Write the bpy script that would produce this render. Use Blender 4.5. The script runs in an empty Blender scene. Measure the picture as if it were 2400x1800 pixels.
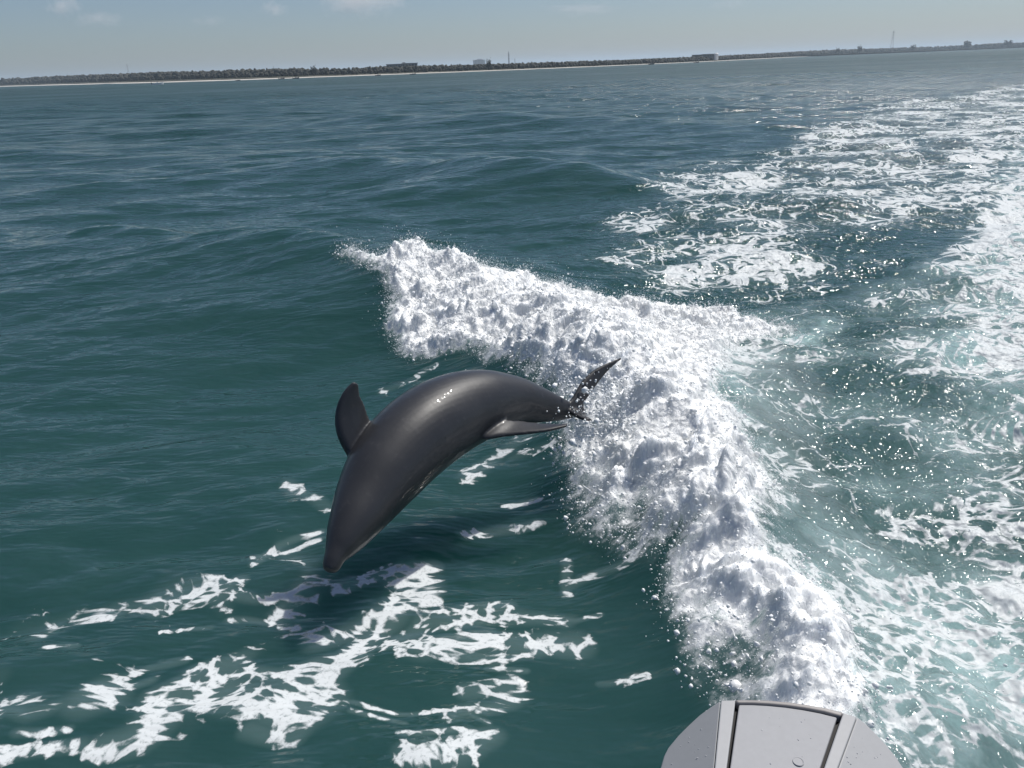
import bpy, bmesh, math, random
import numpy as np
from mathutils import Vector, Matrix

random.seed(7)
rng = np.random.default_rng(11)
scene = bpy.context.scene
COL = scene.collection

# ------------------------------------------------------------------ camera
EYE = np.array([0.0, 0.0, 3.0])
FPX = 1884.0
PITCH, ROLL = math.radians(21.6), math.radians(2.15)
_f = np.array([0, math.cos(PITCH), -math.sin(PITCH)])
_r0 = np.array([1.0, 0, 0])
_u0 = np.array([0, math.sin(PITCH), math.cos(PITCH)])
_r = _r0 * math.cos(ROLL) - _u0 * math.sin(ROLL)
_u = _u0 * math.cos(ROLL) + _r0 * math.sin(ROLL)
cam_data = bpy.data.cameras.new('camera')
cam_data.sensor_width = 36.0
cam_data.lens = 36.0 * FPX / 2400.0
cam_data.clip_start, cam_data.clip_end = 0.05, 60000.0
cam = bpy.data.objects.new('camera', cam_data)
COL.objects.link(cam)
cam.matrix_world = Matrix(((_r[0], _u[0], -_f[0], EYE[0]), (_r[1], _u[1], -_f[1], EYE[1]),
                           (_r[2], _u[2], -_f[2], EYE[2]), (0, 0, 0, 1)))
scene.camera = cam

# ------------------------------------------------------------------ sky and sun
SUN_AZ, SUN_EL = math.radians(52.0), math.radians(58.0)      # azimuth to the right of the view
world = bpy.data.worlds.new('World')
scene.world = world
world.use_nodes = True
wn = world.node_tree
bg = wn.nodes['Background']
sky = wn.nodes.new('ShaderNodeTexSky')
sky.sky_type = 'NISHITA'
sky.sun_disc = False
sky.sun_elevation = SUN_EL
sky.sun_rotation = SUN_AZ
sky.altitude = 0
sky.air_density = 0.9
sky.dust_density = 0.8
sky.ozone_density = 6.0
hs = wn.nodes.new('ShaderNodeHueSaturation')
hs.inputs['Saturation'].default_value = 0.92
wn.links.new(sky.outputs[0], hs.inputs['Color'])
wn.links.new(hs.outputs[0], bg.inputs[0])
bg.inputs[1].default_value = 0.078
sun_data = bpy.data.lights.new('sun', 'SUN')
sun_data.energy = 4.8
sun_data.angle = math.radians(0.53)
sun_data.color = (1.0, 0.96, 0.9)
sun = bpy.data.objects.new('sun', sun_data)
COL.objects.link(sun)
sun_dir = Vector((math.sin(SUN_AZ) * math.cos(SUN_EL), math.cos(SUN_AZ) * math.cos(SUN_EL), math.sin(SUN_EL)))
sun.rotation_euler = sun_dir.to_track_quat('Z', 'Y').to_euler()
sun.location = (20, 30, 40)
vs = scene.view_settings
vs.view_transform, vs.look, vs.exposure, vs.gamma = 'Standard', 'None', 0.0, 1.0
vs.use_curve_mapping = False
scene.render.engine = 'CYCLES'
scene.cycles.use_denoising = True
scene.cycles.max_bounces = 8
scene.cycles.diffuse_bounces = 4
scene.cycles.glossy_bounces = 3
scene.cycles.volume_bounces = 4


# ------------------------------------------------------------------ helpers
def ray(px, py):
    d = _f * FPX + _r * (px - 1200) + _u * (900 - py)
    return d / np.linalg.norm(d)


def at_z(px, py, z=0.0):
    """point of the scene on the level z, seen along a surveyed bearing"""
    d = ray(px, py)
    return EYE + d * ((z - EYE[2]) / d[2])


def at_d(px, py, dist):
    return EYE + ray(px, py) * dist


def tag(o, label=None, cat=None, group=None, kind=None):
    if label: o['label'] = label
    if cat: o['category'] = cat
    if group: o['group'] = group
    if kind: o['kind'] = kind
    return o


def empty(name, loc=(0, 0, 0), rz=0.0):
    o = bpy.data.objects.new(name, None)
    o.location = loc
    o.rotation_euler = (0, 0, rz)
    o.empty_display_size = 0.2
    COL.objects.link(o)
    return o


def link_mesh(name, me, mat, parent=None, smooth=True):
    if mat: me.materials.append(mat)
    if smooth and len(me.polygons):
        me.polygons.foreach_set('use_smooth', np.ones(len(me.polygons), bool))
    o = bpy.data.objects.new(name, me)
    COL.objects.link(o)
    if parent is not None:
        o.parent = parent
    return o


def np_mesh(name, verts, faces):
    """faces: int array (n,3) or (n,4)"""
    me = bpy.data.meshes.new(name)
    faces = np.asarray(faces, np.int32)
    n, k = faces.shape
    me.vertices.add(len(verts))
    me.vertices.foreach_set('co', np.asarray(verts, np.float32).ravel())
    me.loops.add(n * k)
    me.loops.foreach_set('vertex_index', faces.ravel())
    me.polygons.add(n)
    me.polygons.foreach_set('loop_start', np.arange(n, dtype=np.int32) * k)
    me.polygons.foreach_set('loop_total', np.full(n, k, np.int32))
    me.update(calc_edges=True)
    return me


def poly_mesh(name, verts, faces):
    me = bpy.data.meshes.new(name)
    me.from_pydata([tuple(map(float, v)) for v in verts], [], faces)
    me.update()
    return me


_perm = np.random.default_rng(3).permutation(256).astype(np.int32)
_perm = np.concatenate([_perm, _perm])
_ang = np.random.default_rng(4).uniform(0, 2 * np.pi, 256)
_gx, _gy = np.cos(_ang).astype(np.float32), np.sin(_ang).astype(np.float32)


def perlin(x, y, seed=0):
    x = np.asarray(x, np.float32) + seed * 17.31
    y = np.asarray(y, np.float32) - seed * 9.73
    xi = np.floor(x); yi = np.floor(y)
    fx = x - xi; fy = y - yi
    xi = xi.astype(np.int32) & 255; yi = yi.astype(np.int32) & 255
    u = fx * fx * fx * (fx * (fx * 6 - 15) + 10)
    v = fy * fy * fy * (fy * (fy * 6 - 15) + 10)
    x1 = (xi + 1) & 255; y1 = (yi + 1) & 255
    a = _perm[_perm[xi] + yi]; b = _perm[_perm[x1] + yi]
    c = _perm[_perm[xi] + y1]; d = _perm[_perm[x1] + y1]
    n00 = _gx[a] * fx + _gy[a] * fy
    n10 = _gx[b] * (fx - 1) + _gy[b] * fy
    n01 = _gx[c] * fx + _gy[c] * (fy - 1)
    n11 = _gx[d] * (fx - 1) + _gy[d] * (fy - 1)
    return (n00 + u * (n10 - n00) + v * (n01 - n00 + u * (n00 - n10 - n01 + n11))) * 1.5


def fbm(x, y, octaves=4, seed=0, gain=0.5):
    s = 0; a = 1.0; f = 1.0
    for k in range(octaves):
        s = s + a * perlin(x * f, y * f, seed + k)
        a *= gain; f *= 2.03
    return s


def sstep(a, b, x):
    t = np.clip((x - a) / (b - a), 0, 1)
    return t * t * (3 - 2 * t)


def line_dist(x, y, pts):
    """distance to a polyline of (x, y, ...) rows; also sign and interpolated extra columns"""
    pts = np.asarray(pts, float)
    best = np.full(x.shape, 1e9, np.float32)
    sgn = np.ones(x.shape, np.float32)
    extra = np.zeros((pts.shape[1] - 2,) + x.shape, np.float32)
    for i in range(len(pts) - 1):
        a, b = pts[i], pts[i + 1]
        ex, ey = b[0] - a[0], b[1] - a[1]
        L2 = ex * ex + ey * ey + 1e-12
        t = np.clip(((x - a[0]) * ex + (y - a[1]) * ey) / L2, 0, 1)
        dx, dy = x - (a[0] + t * ex), y - (a[1] + t * ey)
        d = np.sqrt(dx * dx + dy * dy)
        m = d < best
        best = np.where(m, d, best)
        sgn = np.where(m, np.where(ex * (y - a[1]) - ey * (x - a[0]) > 0, 1, -1), sgn)
        for k in range(extra.shape[0]):
            extra[k] = np.where(m, a[2 + k] + t * (b[2 + k] - a[2 + k]), extra[k])
    return best, sgn, extra


def poly_sd(x, y, pts):
    """signed distance to a closed polygon, positive inside"""
    pts = np.asarray(pts, float)[:, :2]
    d, _, _ = line_dist(x, y, np.vstack([pts, pts[:1]]))
    inside = np.zeros(x.shape, bool)
    j = len(pts) - 1
    for i in range(len(pts)):
        xi, yi = pts[i]; xj, yj = pts[j]
        c = ((yi > y) != (yj > y)) & (x < (xj - xi) * (y - yi) / (yj - yi + 1e-12) + xi)
        inside ^= c
        j = i
    return np.where(inside, d, -d)


class Mat:
    """small node-graph helper"""
    def __init__(self, name):
        self.m = bpy.data.materials.new(name)
        self.m.use_nodes = True
        self.t = self.m.node_tree
        self.b = self.t.nodes['Principled BSDF']

    def n(self, typ, **kw):
        nd = self.t.nodes.new(typ)
        for k, v in kw.items():
            setattr(nd, k, v)
        return nd

    def ln(self, a, b):
        self.t.links.new(a, b)

    def setin(self, sock, v):
        if isinstance(v, bpy.types.NodeSocket): self.ln(v, sock)
        else: sock.default_value = v

    def math(self, op, a, b=0.0, c=None, clamp=False):
        nd = self.n('ShaderNodeMath', operation=op, use_clamp=clamp)
        self.setin(nd.inputs[0], a); self.setin(nd.inputs[1], b)
        if c is not None: self.setin(nd.inputs[2], c)
        return nd.outputs[0]

    def vmath(self, op, a, b):
        nd = self.n('ShaderNodeVectorMath', operation=op)
        self.setin(nd.inputs[0], a)
        if op == 'SCALE': self.setin(nd.inputs['Scale'], b)
        else: self.setin(nd.inputs[1], b)
        return nd.outputs[0]

    def sstep(self, v, a, b):
        nd = self.n('ShaderNodeMapRange', interpolation_type='SMOOTHSTEP')
        self.setin(nd.inputs['Value'], v); self.setin(nd.inputs['From Min'], a); self.setin(nd.inputs['From Max'], b)
        return nd.outputs[0]

    def noise(self, vec, scale, detail=3.0, rough=0.5, dist=0.0, dims='3D'):
        nd = self.n('ShaderNodeTexNoise', noise_dimensions=dims)
        self.ln(vec, nd.inputs['Vector'])
        nd.inputs['Scale'].default_value = scale
        nd.inputs['Detail'].default_value = detail
        nd.inputs['Roughness'].default_value = rough
        nd.inputs['Distortion'].default_value = dist
        return nd

    def mix(self, f, a, b):
        nd = self.n('ShaderNodeMix', data_type='RGBA')
        self.setin(nd.inputs[0], f); self.setin(nd.inputs[6], a); self.setin(nd.inputs[7], b)
        return nd.outputs[2]

    def mapping(self, vec, scale=(1, 1, 1), rot=(0, 0, 0), loc=(0, 0, 0)):
        nd = self.n('ShaderNodeMapping')
        self.ln(vec, nd.inputs[0])
        nd.inputs['Scale'].default_value = scale
        nd.inputs['Rotation'].default_value = rot
        nd.inputs['Location'].default_value = loc
        return nd.outputs[0]

    def attr(self, name):
        return self.n('ShaderNodeAttribute', attribute_name=name).outputs['Fac']

    def bump(self, h, strength, dist, normal=None):
        nd = self.n('ShaderNodeBump')
        self.setin(nd.inputs['Strength'], strength)
        nd.inputs['Distance'].default_value = dist
        self.ln(h, nd.inputs['Height'])
        if normal is not None: self.ln(normal, nd.inputs['Normal'])
        return nd.outputs[0]


def simple_mat(name, col, rough=0.6, var=0.15, scale=8.0, spec=0.4, bump=0.0):
    M = Mat(name)
    tc = M.n('ShaderNodeTexCoord').outputs['Object']
    nz = M.noise(tc, scale, 4.0)
    c0 = tuple(max(0, c * (1 - var)) for c in col) + (1,)
    c1 = tuple(min(1, c * (1 + var)) for c in col) + (1,)
    M.ln(M.mix(nz.outputs[0], c0, c1), M.b.inputs['Base Color'])
    M.b.inputs['Roughness'].default_value = rough
    M.b.inputs['Specular IOR Level'].default_value = spec
    if bump: M.ln(M.bump(nz.outputs[0], bump, 0.02), M.b.inputs['Normal'])
    return M.m


# ------------------------------------------------------------------ the sea surface
# crest lines: x, y, height, front width, back width (front = the side the boat's waves run to)
CREST1 = [(1.45, 1.0, .12, .4, .6), (1.42, 2.6, .25, .40, .45), (1.40, 4.0, .36, .42, .45), (1.25, 5.5, .50, .50, .55),
          (0.95, 7.0, .58, .60, .8), (0.2, 9.0, .62, .9, 1.1), (-1.4, 11.2, .66, 1.5, 1.2),
          (-3.2, 12.7, .72, 2.3, 1.3), (-5.4, 13.9, .62, 3.0, 1.4), (-8.5, 15.6, .34, 3.4, 1.8), (-14, 18.5, .0, 4, 2.5)]
CREST2 = [(9, 14.5, .0, 1.5, 1.5), (4.6, 18.4, .16, 1.6, 1.6), (2.0, 21.0, .60, 1.9, 1.4), (-1.2, 23.6, .72, 2.4, 1.5),
          (-5, 26.0, .45, 3.2, 2.0), (-11, 29.5, .0, 4, 3)]
CREST3 = [(16, 34, .0, 3, 3), (8, 39, .36, 3, 2.6), (0, 46, .58, 4, 2.6), (-8, 52, .42, 5, 3), (-20, 61, .0, 6, 4)]

THICK = [(805, 655, .2), (830, 640, .3), (895, 604, .6), (960, 596, .6), (1040, 612, .6), (1150, 625, .55), (1250, 620, .5),
         (1330, 635, .4), (1500, 655, .3), (1700, 690, .15), (1830, 715, .1), (1840, 750, .1), (1740, 790, .1),
         (1690, 850, .2), (1700, 920, .2), (1740, 1000, .2), (1800, 1080, .2), (1830, 1160, .2), (1835, 1260, .2),
         (1860, 1350, .2), (1920, 1450, .2), (1980, 1560, .2), (2030, 1640, .2), (2000, 1780, .2), (1800, 1780, .1),
         (1735, 1640, .15), (1725, 1560, .15), (1665, 1490, .25), (1670, 1420, .28), (1650, 1330, .30), (1645, 1250, .34),
         (1640, 1205, .36), (1570, 1200, .38), (1480, 1175, .34), (1380, 1135, .28), (1340, 1060, .25), (1320, 960, .2),
         (1280, 900, .15), (1180, 870, .1), (1080, 855, .05), (980, 835, .05), (890, 795, .05), (905, 740, .1), (880, 700, .1)]
AERATED = [(1480, 690, .1), (1880, 690, .05), (2060, 640, 0), (2200, 600, 0), (2280, 540, 0), (2330, 420, 0), (2360, 300, 0), (2400, 235, 0),
           (3200, 180, 0), (3600, 500, 0), (3200, 2000, 0), (1800, 2000, .1), (1760, 1640, .1), (1850, 1400, .3), (1800, 1150, .4), (1650, 900, .3)]
TRAIL = [(1270, 615, .1), (1340, 585, .05), (1420, 520, 0), (1500, 440, 0), (1600, 395, 0), (1720, 375, 0), (1800, 345, 0), (1850, 310, 0),
         (1960, 285, 0), (2050, 240, 0), (2200, 225, 0), (2420, 190, 0), (3000, 150, 0), (3300, 300, 0), (2500, 470, 0), (2250, 560, 0), (2080, 620, 0), (1960, 660, 0),
         (1850, 700, 0), (1600, 680, .1)]
RIGHT_FOAM = [(2130, 660, 0), (2220, 560, 0), (2310, 450, 0), (2400, 330, 0), (2700, 280, 0), (3100, 600, 0), (3000, 1000, 0), (2420, 1010, 0), (2290, 900, 0), (2190, 750, 0)]
FROTH = [(1180, 640, .4), (1330, 640, .3), (1600, 675, .15), (1850, 705, .1), (1990, 735, 0), (1960, 810, 0), (1880, 870, 0), (1820, 940, .1), (1860, 1050, .15), (1900, 1150, .15),
         (1930, 1300, .15), (2030, 1420, .12), (2150, 1560, .1), (2250, 1800, 0), (1800, 1800, .1), (1800, 1300, .4), (1700, 1000, .4), (1500, 800, .4)]
FLECKS = [(60, 1330, 0), (420, 1270, 0), (620, 1190, 0), (780, 1230, 0), (900, 1330, 0), (900, 1700, 0), (650, 1850, 0), (-300, 1900, 0), (-250, 1480, 0)]
# foam strokes: bearings, half width in metres, density
STROKES = [
    ([(800, 1368), (880, 1345), (960, 1320), (1015, 1316)], .045, .95), ([(985, 1335), (990, 1380), (930, 1420), (860, 1450), (770, 1478)], .09, .88),
    ([(950, 1350), (1005, 1395)], .07, .85), ([(940, 1425), (885, 1480), (850, 1530), (770, 1590), (700, 1640)], .08, .95), ([(1175, 1398), (1100, 1405), (1010, 1440), (940, 1500)], .05, .82),
    ([(1000, 1440), (1080, 1428), (1200, 1418), (1310, 1438)], .05, .75), ([(1010, 1503), (1120, 1480), (1220, 1490), (1330, 1497)], .09, .92),
    ([(1060, 1522), (1160, 1532), (1250, 1512)], .05, .85), ([(870, 1525), (760, 1548), (660, 1585), (560, 1590), (440, 1632)], .055, .88),
    ([(745, 1600), (765, 1645), (720, 1690), (640, 1682), (560, 1650), (470, 1640)], .10, .95), ([(690, 1640), (700, 1650)], .17, 1.0),
    ([(840, 1528), (860, 1535)], .07, 1.0), ([(425, 1615), (372, 1640), (360, 1700), (300, 1742), (240, 1765)], .075, .9),
    ([(150, 1660), (80, 1682), (-40, 1690)], .04, .68), ([(220, 1645), (340, 1598)], .035, .75),
    ([(640, 1713), (725, 1720), (690, 1752), (600, 1742), (560, 1730)], .05, .8), ([(430, 1402), (520, 1375), (565, 1358)], .05, .85),
    ([(520, 1375), (600, 1402), (690, 1385), (735, 1390)], .045, .8), ([(530, 1450), (620, 1462), (655, 1440)], .03, .8),
    ([(600, 1312), (640, 1270), (742, 1240)], .04, .86), ([(590, 1300), (660, 1292), (745, 1262)], .03, .85),
    ([(1090, 1620), (1180, 1600), (1205, 1645), (1100, 1672), (1060, 1690)], .05, .8), ([(785, 1648), (920, 1675), (1000, 1672), (1090, 1680), (1155, 1706)], .016, .85),
    ([(825, 1683), (940, 1706)], .018, .85), ([(930, 1742), (1090, 1735), (1165, 1745)], .02, .85), ([(960, 1792), (1060, 1780), (1155, 1752)], .065, .85),
    ([(1560, 1240), (1540, 1292), (1450, 1330), (1330, 1352)], .035, .78), ([(1390, 1218), (1500, 1210), (1555, 1240)], .03, .8),
    ([(1335, 1300), (1320, 1370)], .03, .72), ([(1105, 1110), (1160, 1070), (1250, 1025)], .08, .68), ([(1095, 1248), (1180, 1222), (1255, 1208)], .045, .78),
    ([(1200, 1172), (1262, 1160)], .03, .8), ([(1400, 1430), (1330, 1440), (1280, 1430)], .02, .8), ([(1310, 1060), (1200, 1080)], .05, .55),
    ([(690, 1120), (760, 1180)], .06, .62), ([(900, 900), (1010, 872)], .05, .55), ([(1140, 1560), (1210, 1572)], .018, .85),
    ([(0, 1780), (90, 1770), (180, 1765)], .05, .75), ([(60, 1720), (160, 1715)], .025, .7), ([(90, 1525), (160, 1515)], .02, .75),
    ([(380, 1480), (480, 1468)], .022, .72), ([(240, 1600), (330, 1560), (420, 1555)], .025, .7),
    ([(1390, 1600), (1500, 1590)], .015, .6), ([(960, 1115), (1000, 1100)], .05, .6)]


def to_sea(poly):
    return [tuple(at_z(p[0], p[1], p[2])[:2]) for p in poly]


def crest_dist(x, y, C):
    """distance to a crest line with height and widths blended smoothly along it"""
    C = np.asarray(C, np.float32)
    best = np.full(x.shape, 1e9, np.float32)
    sgn = np.ones(x.shape, np.float32)
    acc = np.zeros((4,) + x.shape, np.float32)
    for a, b in zip(C[:-1], C[1:]):
        ex, ey = b[0] - a[0], b[1] - a[1]
        t = np.clip(((x - a[0]) * ex + (y - a[1]) * ey) / (ex * ex + ey * ey), 0, 1)
        d2 = (x - (a[0] + t * ex)) ** 2 + (y - (a[1] + t * ey)) ** 2
        m = d2 < best
        best = np.where(m, d2, best)
        sgn = np.where(m, np.where(ex * (y - a[1]) - ey * (x - a[0]) > 0, 1, -1), sgn)
        w = 1 / (d2 + .15) ** 3
        acc[3] += w
        for k in range(3):
            acc[k] += w * (a[2 + k] + t * (b[2 + k] - a[2 + k]))
    return np.sqrt(best), sgn, acc[:3] / acc[3]


def wave_bank(x, y):
    """big boat waves plus their troughs"""
    z = np.zeros(x.shape, np.float32)
    for C, e in ((CREST1, .22), (CREST2, .5), (CREST3, .9)):
        d, s, (h, wf, wb) = crest_dist(x, y, C)
        fr = sstep(-.3, .3, s * d)
        w = wb + (wf - wb) * fr
        z += h * np.exp(-(np.sqrt(d * d + e * e) - e) / w * 1.15) - (.1 + .12 * fr) * h * np.exp(-((d - 2.6 * w) / (1.3 * w)) ** 2)
    return z


_wr = np.random.default_rng(21)
WAVES = []
for lam in np.geomspace(0.28, 9.0, 46):
    th = math.radians(_wr.normal(102, 24))
    WAVES.append((lam, math.cos(th), math.sin(th), 0.0056 * lam ** 0.80, _wr.uniform(0, 6.28)))


def make_sea():
    half = math.radians(47)
    az = np.concatenate([np.linspace(-half, half, 981), np.linspace(half, 2 * math.pi - half, 61)[1:-1]])
    rad = np.concatenate([np.geomspace(0.5, 2.1, 12)[:-1], np.geomspace(2.1, 15, 520)[:-1], np.geomspace(15, 160, 340)[:-1], np.geomspace(160, 30000, 90)])
    na, nr = len(az), len(rad)
    R, A = np.meshgrid(rad, az, indexing='ij')
    x = (R * np.sin(A)).astype(np.float32).ravel(); y = (R * np.cos(A)).astype(np.float32).ravel()
    r = R.astype(np.float32).ravel()
    step = r * np.where(r < 15, .0038, np.where(r < 160, .007, .06))   # how fine the sheet is there
    # --- where the foam lies
    wx = x + .22 * perlin(x * 1.1, y * 1.1, 40) + .10 * perlin(x * 3.1, y * 3.1, 41)
    wy = y + .30 * perlin(x * 1.1, y * 1.1, 42) + .12 * perlin(x * 3.1, y * 3.1, 43)
    near = (r < 30)
    def masked(poly, e0, e1, wxx=wx, wyy=wy, lim=near):
        out = np.zeros(x.shape, np.float32)
        out[lim] = sstep(e0, e1, poly_sd(wxx[lim], wyy[lim], to_sea(poly)))
        return out
    thick = masked(THICK, -.16, .30)
    aer = masked(AERATED, -.3, .6, lim=(r < 400))
    trail = masked(TRAIL, -.9, 1.3, wx + .9 * perlin(x * .5, y * .5, 46), wy + 1.3 * perlin(x * .5, y * .5, 47), lim=(r < 400))
    rfoam = masked(RIGHT_FOAM, -.4, .6)
    froth = masked(FROTH, -.25, .45)
    flecks = masked(FLECKS, -.2, .9)
    # tongue of foam at the left end of the breaking crest
    lace = np.zeros(x.shape, np.float32)
    sel = r < 14
    for pts, w, dens in STROKES:
        P = [tuple(at_z(px, py, 0.0)[:2]) for px, py in pts]
        d, _, _ = line_dist(wx[sel] * .35 + x[sel] * .65, wy[sel] * .35 + y[sel] * .65, P)
        lace[sel] = np.maximum(lace[sel], (.36 + .49 * dens) * (1 - .30 * sstep(w * .3, w * 1.6, d)) * (1 - sstep(w * 1.2, w * 2.6, d)))
    lace = np.maximum(lace, .88 * flecks * sstep(-.5, .4, fbm(x * 1.7, y * 1.7, 2, 60)))
    tr_var = .69 + .40 * fbm(x * .45, y * .8, 3, 70)
    far_fade = 1 - sstep(60, 200, r)
    lace = np.maximum(lace, trail * np.clip(tr_var, .3, .92) * (.35 + .65 * far_fade))
    lace = np.maximum(lace, rfoam * np.clip(.92 + .30 * fbm(x * .9, y * .9, 2, 75), .3, 1.0))
    lace = np.maximum(lace, aer * np.clip(.67 + .42 * fbm(x * .8, y * 1.5, 3, 77), 0, .92) * (.3 + .7 * far_fade))
    lace = np.maximum(lace, froth * np.clip(.78 + .35 * fbm(x * 1.3, y * 1.3, 3, 78), .2, .92))
    # darker pools of clean water in the churned part
    pool = np.zeros(x.shape, np.float32)
    for px, py, rx, ry, k in ((1990, 750, 1.1, .9, .95), (2080, 640, .9, .9, .9), (1980, 935, .9, .55, .85), (2040, 1060, .9, .6, .7), (2130, 950, .7, .5, .6),
                              (2000, 560, 1.0, 1.2, .9), (1650, 545, .7, .9, .6), (2300, 700, .8, .5, .5)):
        c = at_z(px, py, 0.0)
        pool = np.maximum(pool, k * np.exp(-(((wx - c[0]) / rx) ** 2 + ((wy - c[1]) / ry) ** 2)))
    aer = aer * (1 - .85 * pool) * np.clip(.42 + .55 * fbm(x * .8, y * .8, 3, 80) + .35 * rfoam, .06, 1)
    aer = np.maximum(aer, froth * np.clip(.60 + .75 * fbm(x * 1.7, y * 1.9, 4, 86), .08, 1))
    wash = masked(AERATED, -.2, .5, lim=(r < 7)) * (1 - sstep(4.2, 6.0, r)) * (1 - .6 * pool)
    aer = np.maximum(aer, wash * np.clip(.65 + .5 * fbm(x * 1.6, y * 1.6, 3, 83), .2, 1))
    lace = np.maximum(lace, wash * np.clip(.64 + .42 * fbm(x * 1.5, y * 2.2, 3, 84), 0, .92))
    lace = lace * (1 - .7 * pool)
    # pale bubbles below the surface by the breaking crest and under the near foam
    d1, _, ex1 = line_dist(wx, wy, [c[:2] for c in CREST1[:6]])
    churn = np.maximum(masked(AERATED, -.2, .8), thick)
    # --- heights
    z = wave_bank(x, y)
    face = 1 - .45 * np.exp(-(((x + 4.5) / 4.0) ** 2 + ((y - 9.0) / 4.5) ** 2))      # smooth rising face left of the dolphin
    dx = np.zeros_like(z); dy = np.zeros_like(z)
    for lam, cx, cy, amp, ph in WAVES:
        k = 2 * math.pi / lam
        fade = sstep(2.0, 4.5, lam / step)
        mod = .6 + .8 * (.5 + perlin(x / (lam * 4.0), y / (lam * 4.0), int(lam * 97) % 50))
        arg = k * (cx * x + cy * y) + ph + 1.4 * perlin(x / (lam * 3), y / (lam * 3), int(lam * 57) % 40 + 5)
        a = amp * fade * mod * (face if lam < 1.6 else 1.0)
        z += a * np.sin(arg)
        dx -= a * .5 * cx * np.cos(arg); dy -= a * .5 * cy * np.cos(arg)
    # chop in the wash
    fd = lambda lam: sstep(1.5, 3.5, lam / step)
    ch = churn * (1 - .35 * pool)
    z += ch * (.085 * perlin(x * 1.0, y * 1.1, 90) + .05 * perlin(x * 2.1, y * 2.4, 91) * fd(.45) + .030 * perlin(x * 4.6, y * 5, 92) * fd(.2)
               + .016 * perlin(x * 10, y * 10, 93) * fd(.1) + .008 * perlin(x * 21, y * 21, 94) * fd(.05))
    tch = trail * (r < 400)
    z += tch * (.07 * perlin(x * .7, y * .8, 95) + .035 * perlin(x * 1.9, y * 2.1, 96) * fd(.5) + .015 * perlin(x * 5, y * 5, 97) * fd(.2))
    # the breaking foam: billows heaped on each other, leaning over
    tk = thick * sstep(.0, .5, thick)
    bill = 0
    for lam, a, sd in ((.62, .12, 100), (.30, .10, 101), (.15, .054, 102), (.075, .030, 103), (.038, .014, 104)):
        q = perlin(x / lam + 2.2 * perlin(x / lam * .5, y / lam * .5, sd + 30), y / lam, sd)
        bill = bill + a * (2.4 * np.abs(q) - .5) * (fd(lam * 1.2) if lam < .3 else 1)
    z += tk * (bill * .55 + .07)
    for lam, a, sd in ((.5, .10, 110), (.22, .04, 111), (.10, .015, 112), (.05, .006, 113)):
        g = fd(lam)
        dx += tk * g * a * perlin(x / lam, y / lam, sd)
        dy += tk * g * a * perlin(x / lam, y / lam, sd + 20)
    z = np.where(r > 160, z * np.clip(1 - (r - 160) / 600, .0, 1), z)
    z = z + .006 * np.clip(lace - .4, 0, 1)
    verts = np.stack([x + dx, y + dy, z], 1)
    # --- faces
    i = np.arange(nr - 1)[:, None]; j = np.arange(na)[None, :]
    j2 = (j + 1) % na
    q = np.stack([i * na + j, (i + 1) * na + j, (i + 1) * na + j2, i * na + j2], -1).reshape(-1, 4)
    q = q[:, ::-1]
    me = np_mesh('sea', verts, q)
    for nm, arr in (('foam', lace), ('thick', thick), ('aerated', aer), ('chop', np.maximum(ch, tch * .6)), ('far', sstep(math.log(20), math.log(500), np.log(r)))):
        at = me.attributes.new(nm, 'FLOAT', 'POINT')
        at.data.foreach_set('value', np.ascontiguousarray(arr, np.float32))
    return me, verts, dict(thick=thick, lace=lace, r=r, aer=aer)


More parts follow.
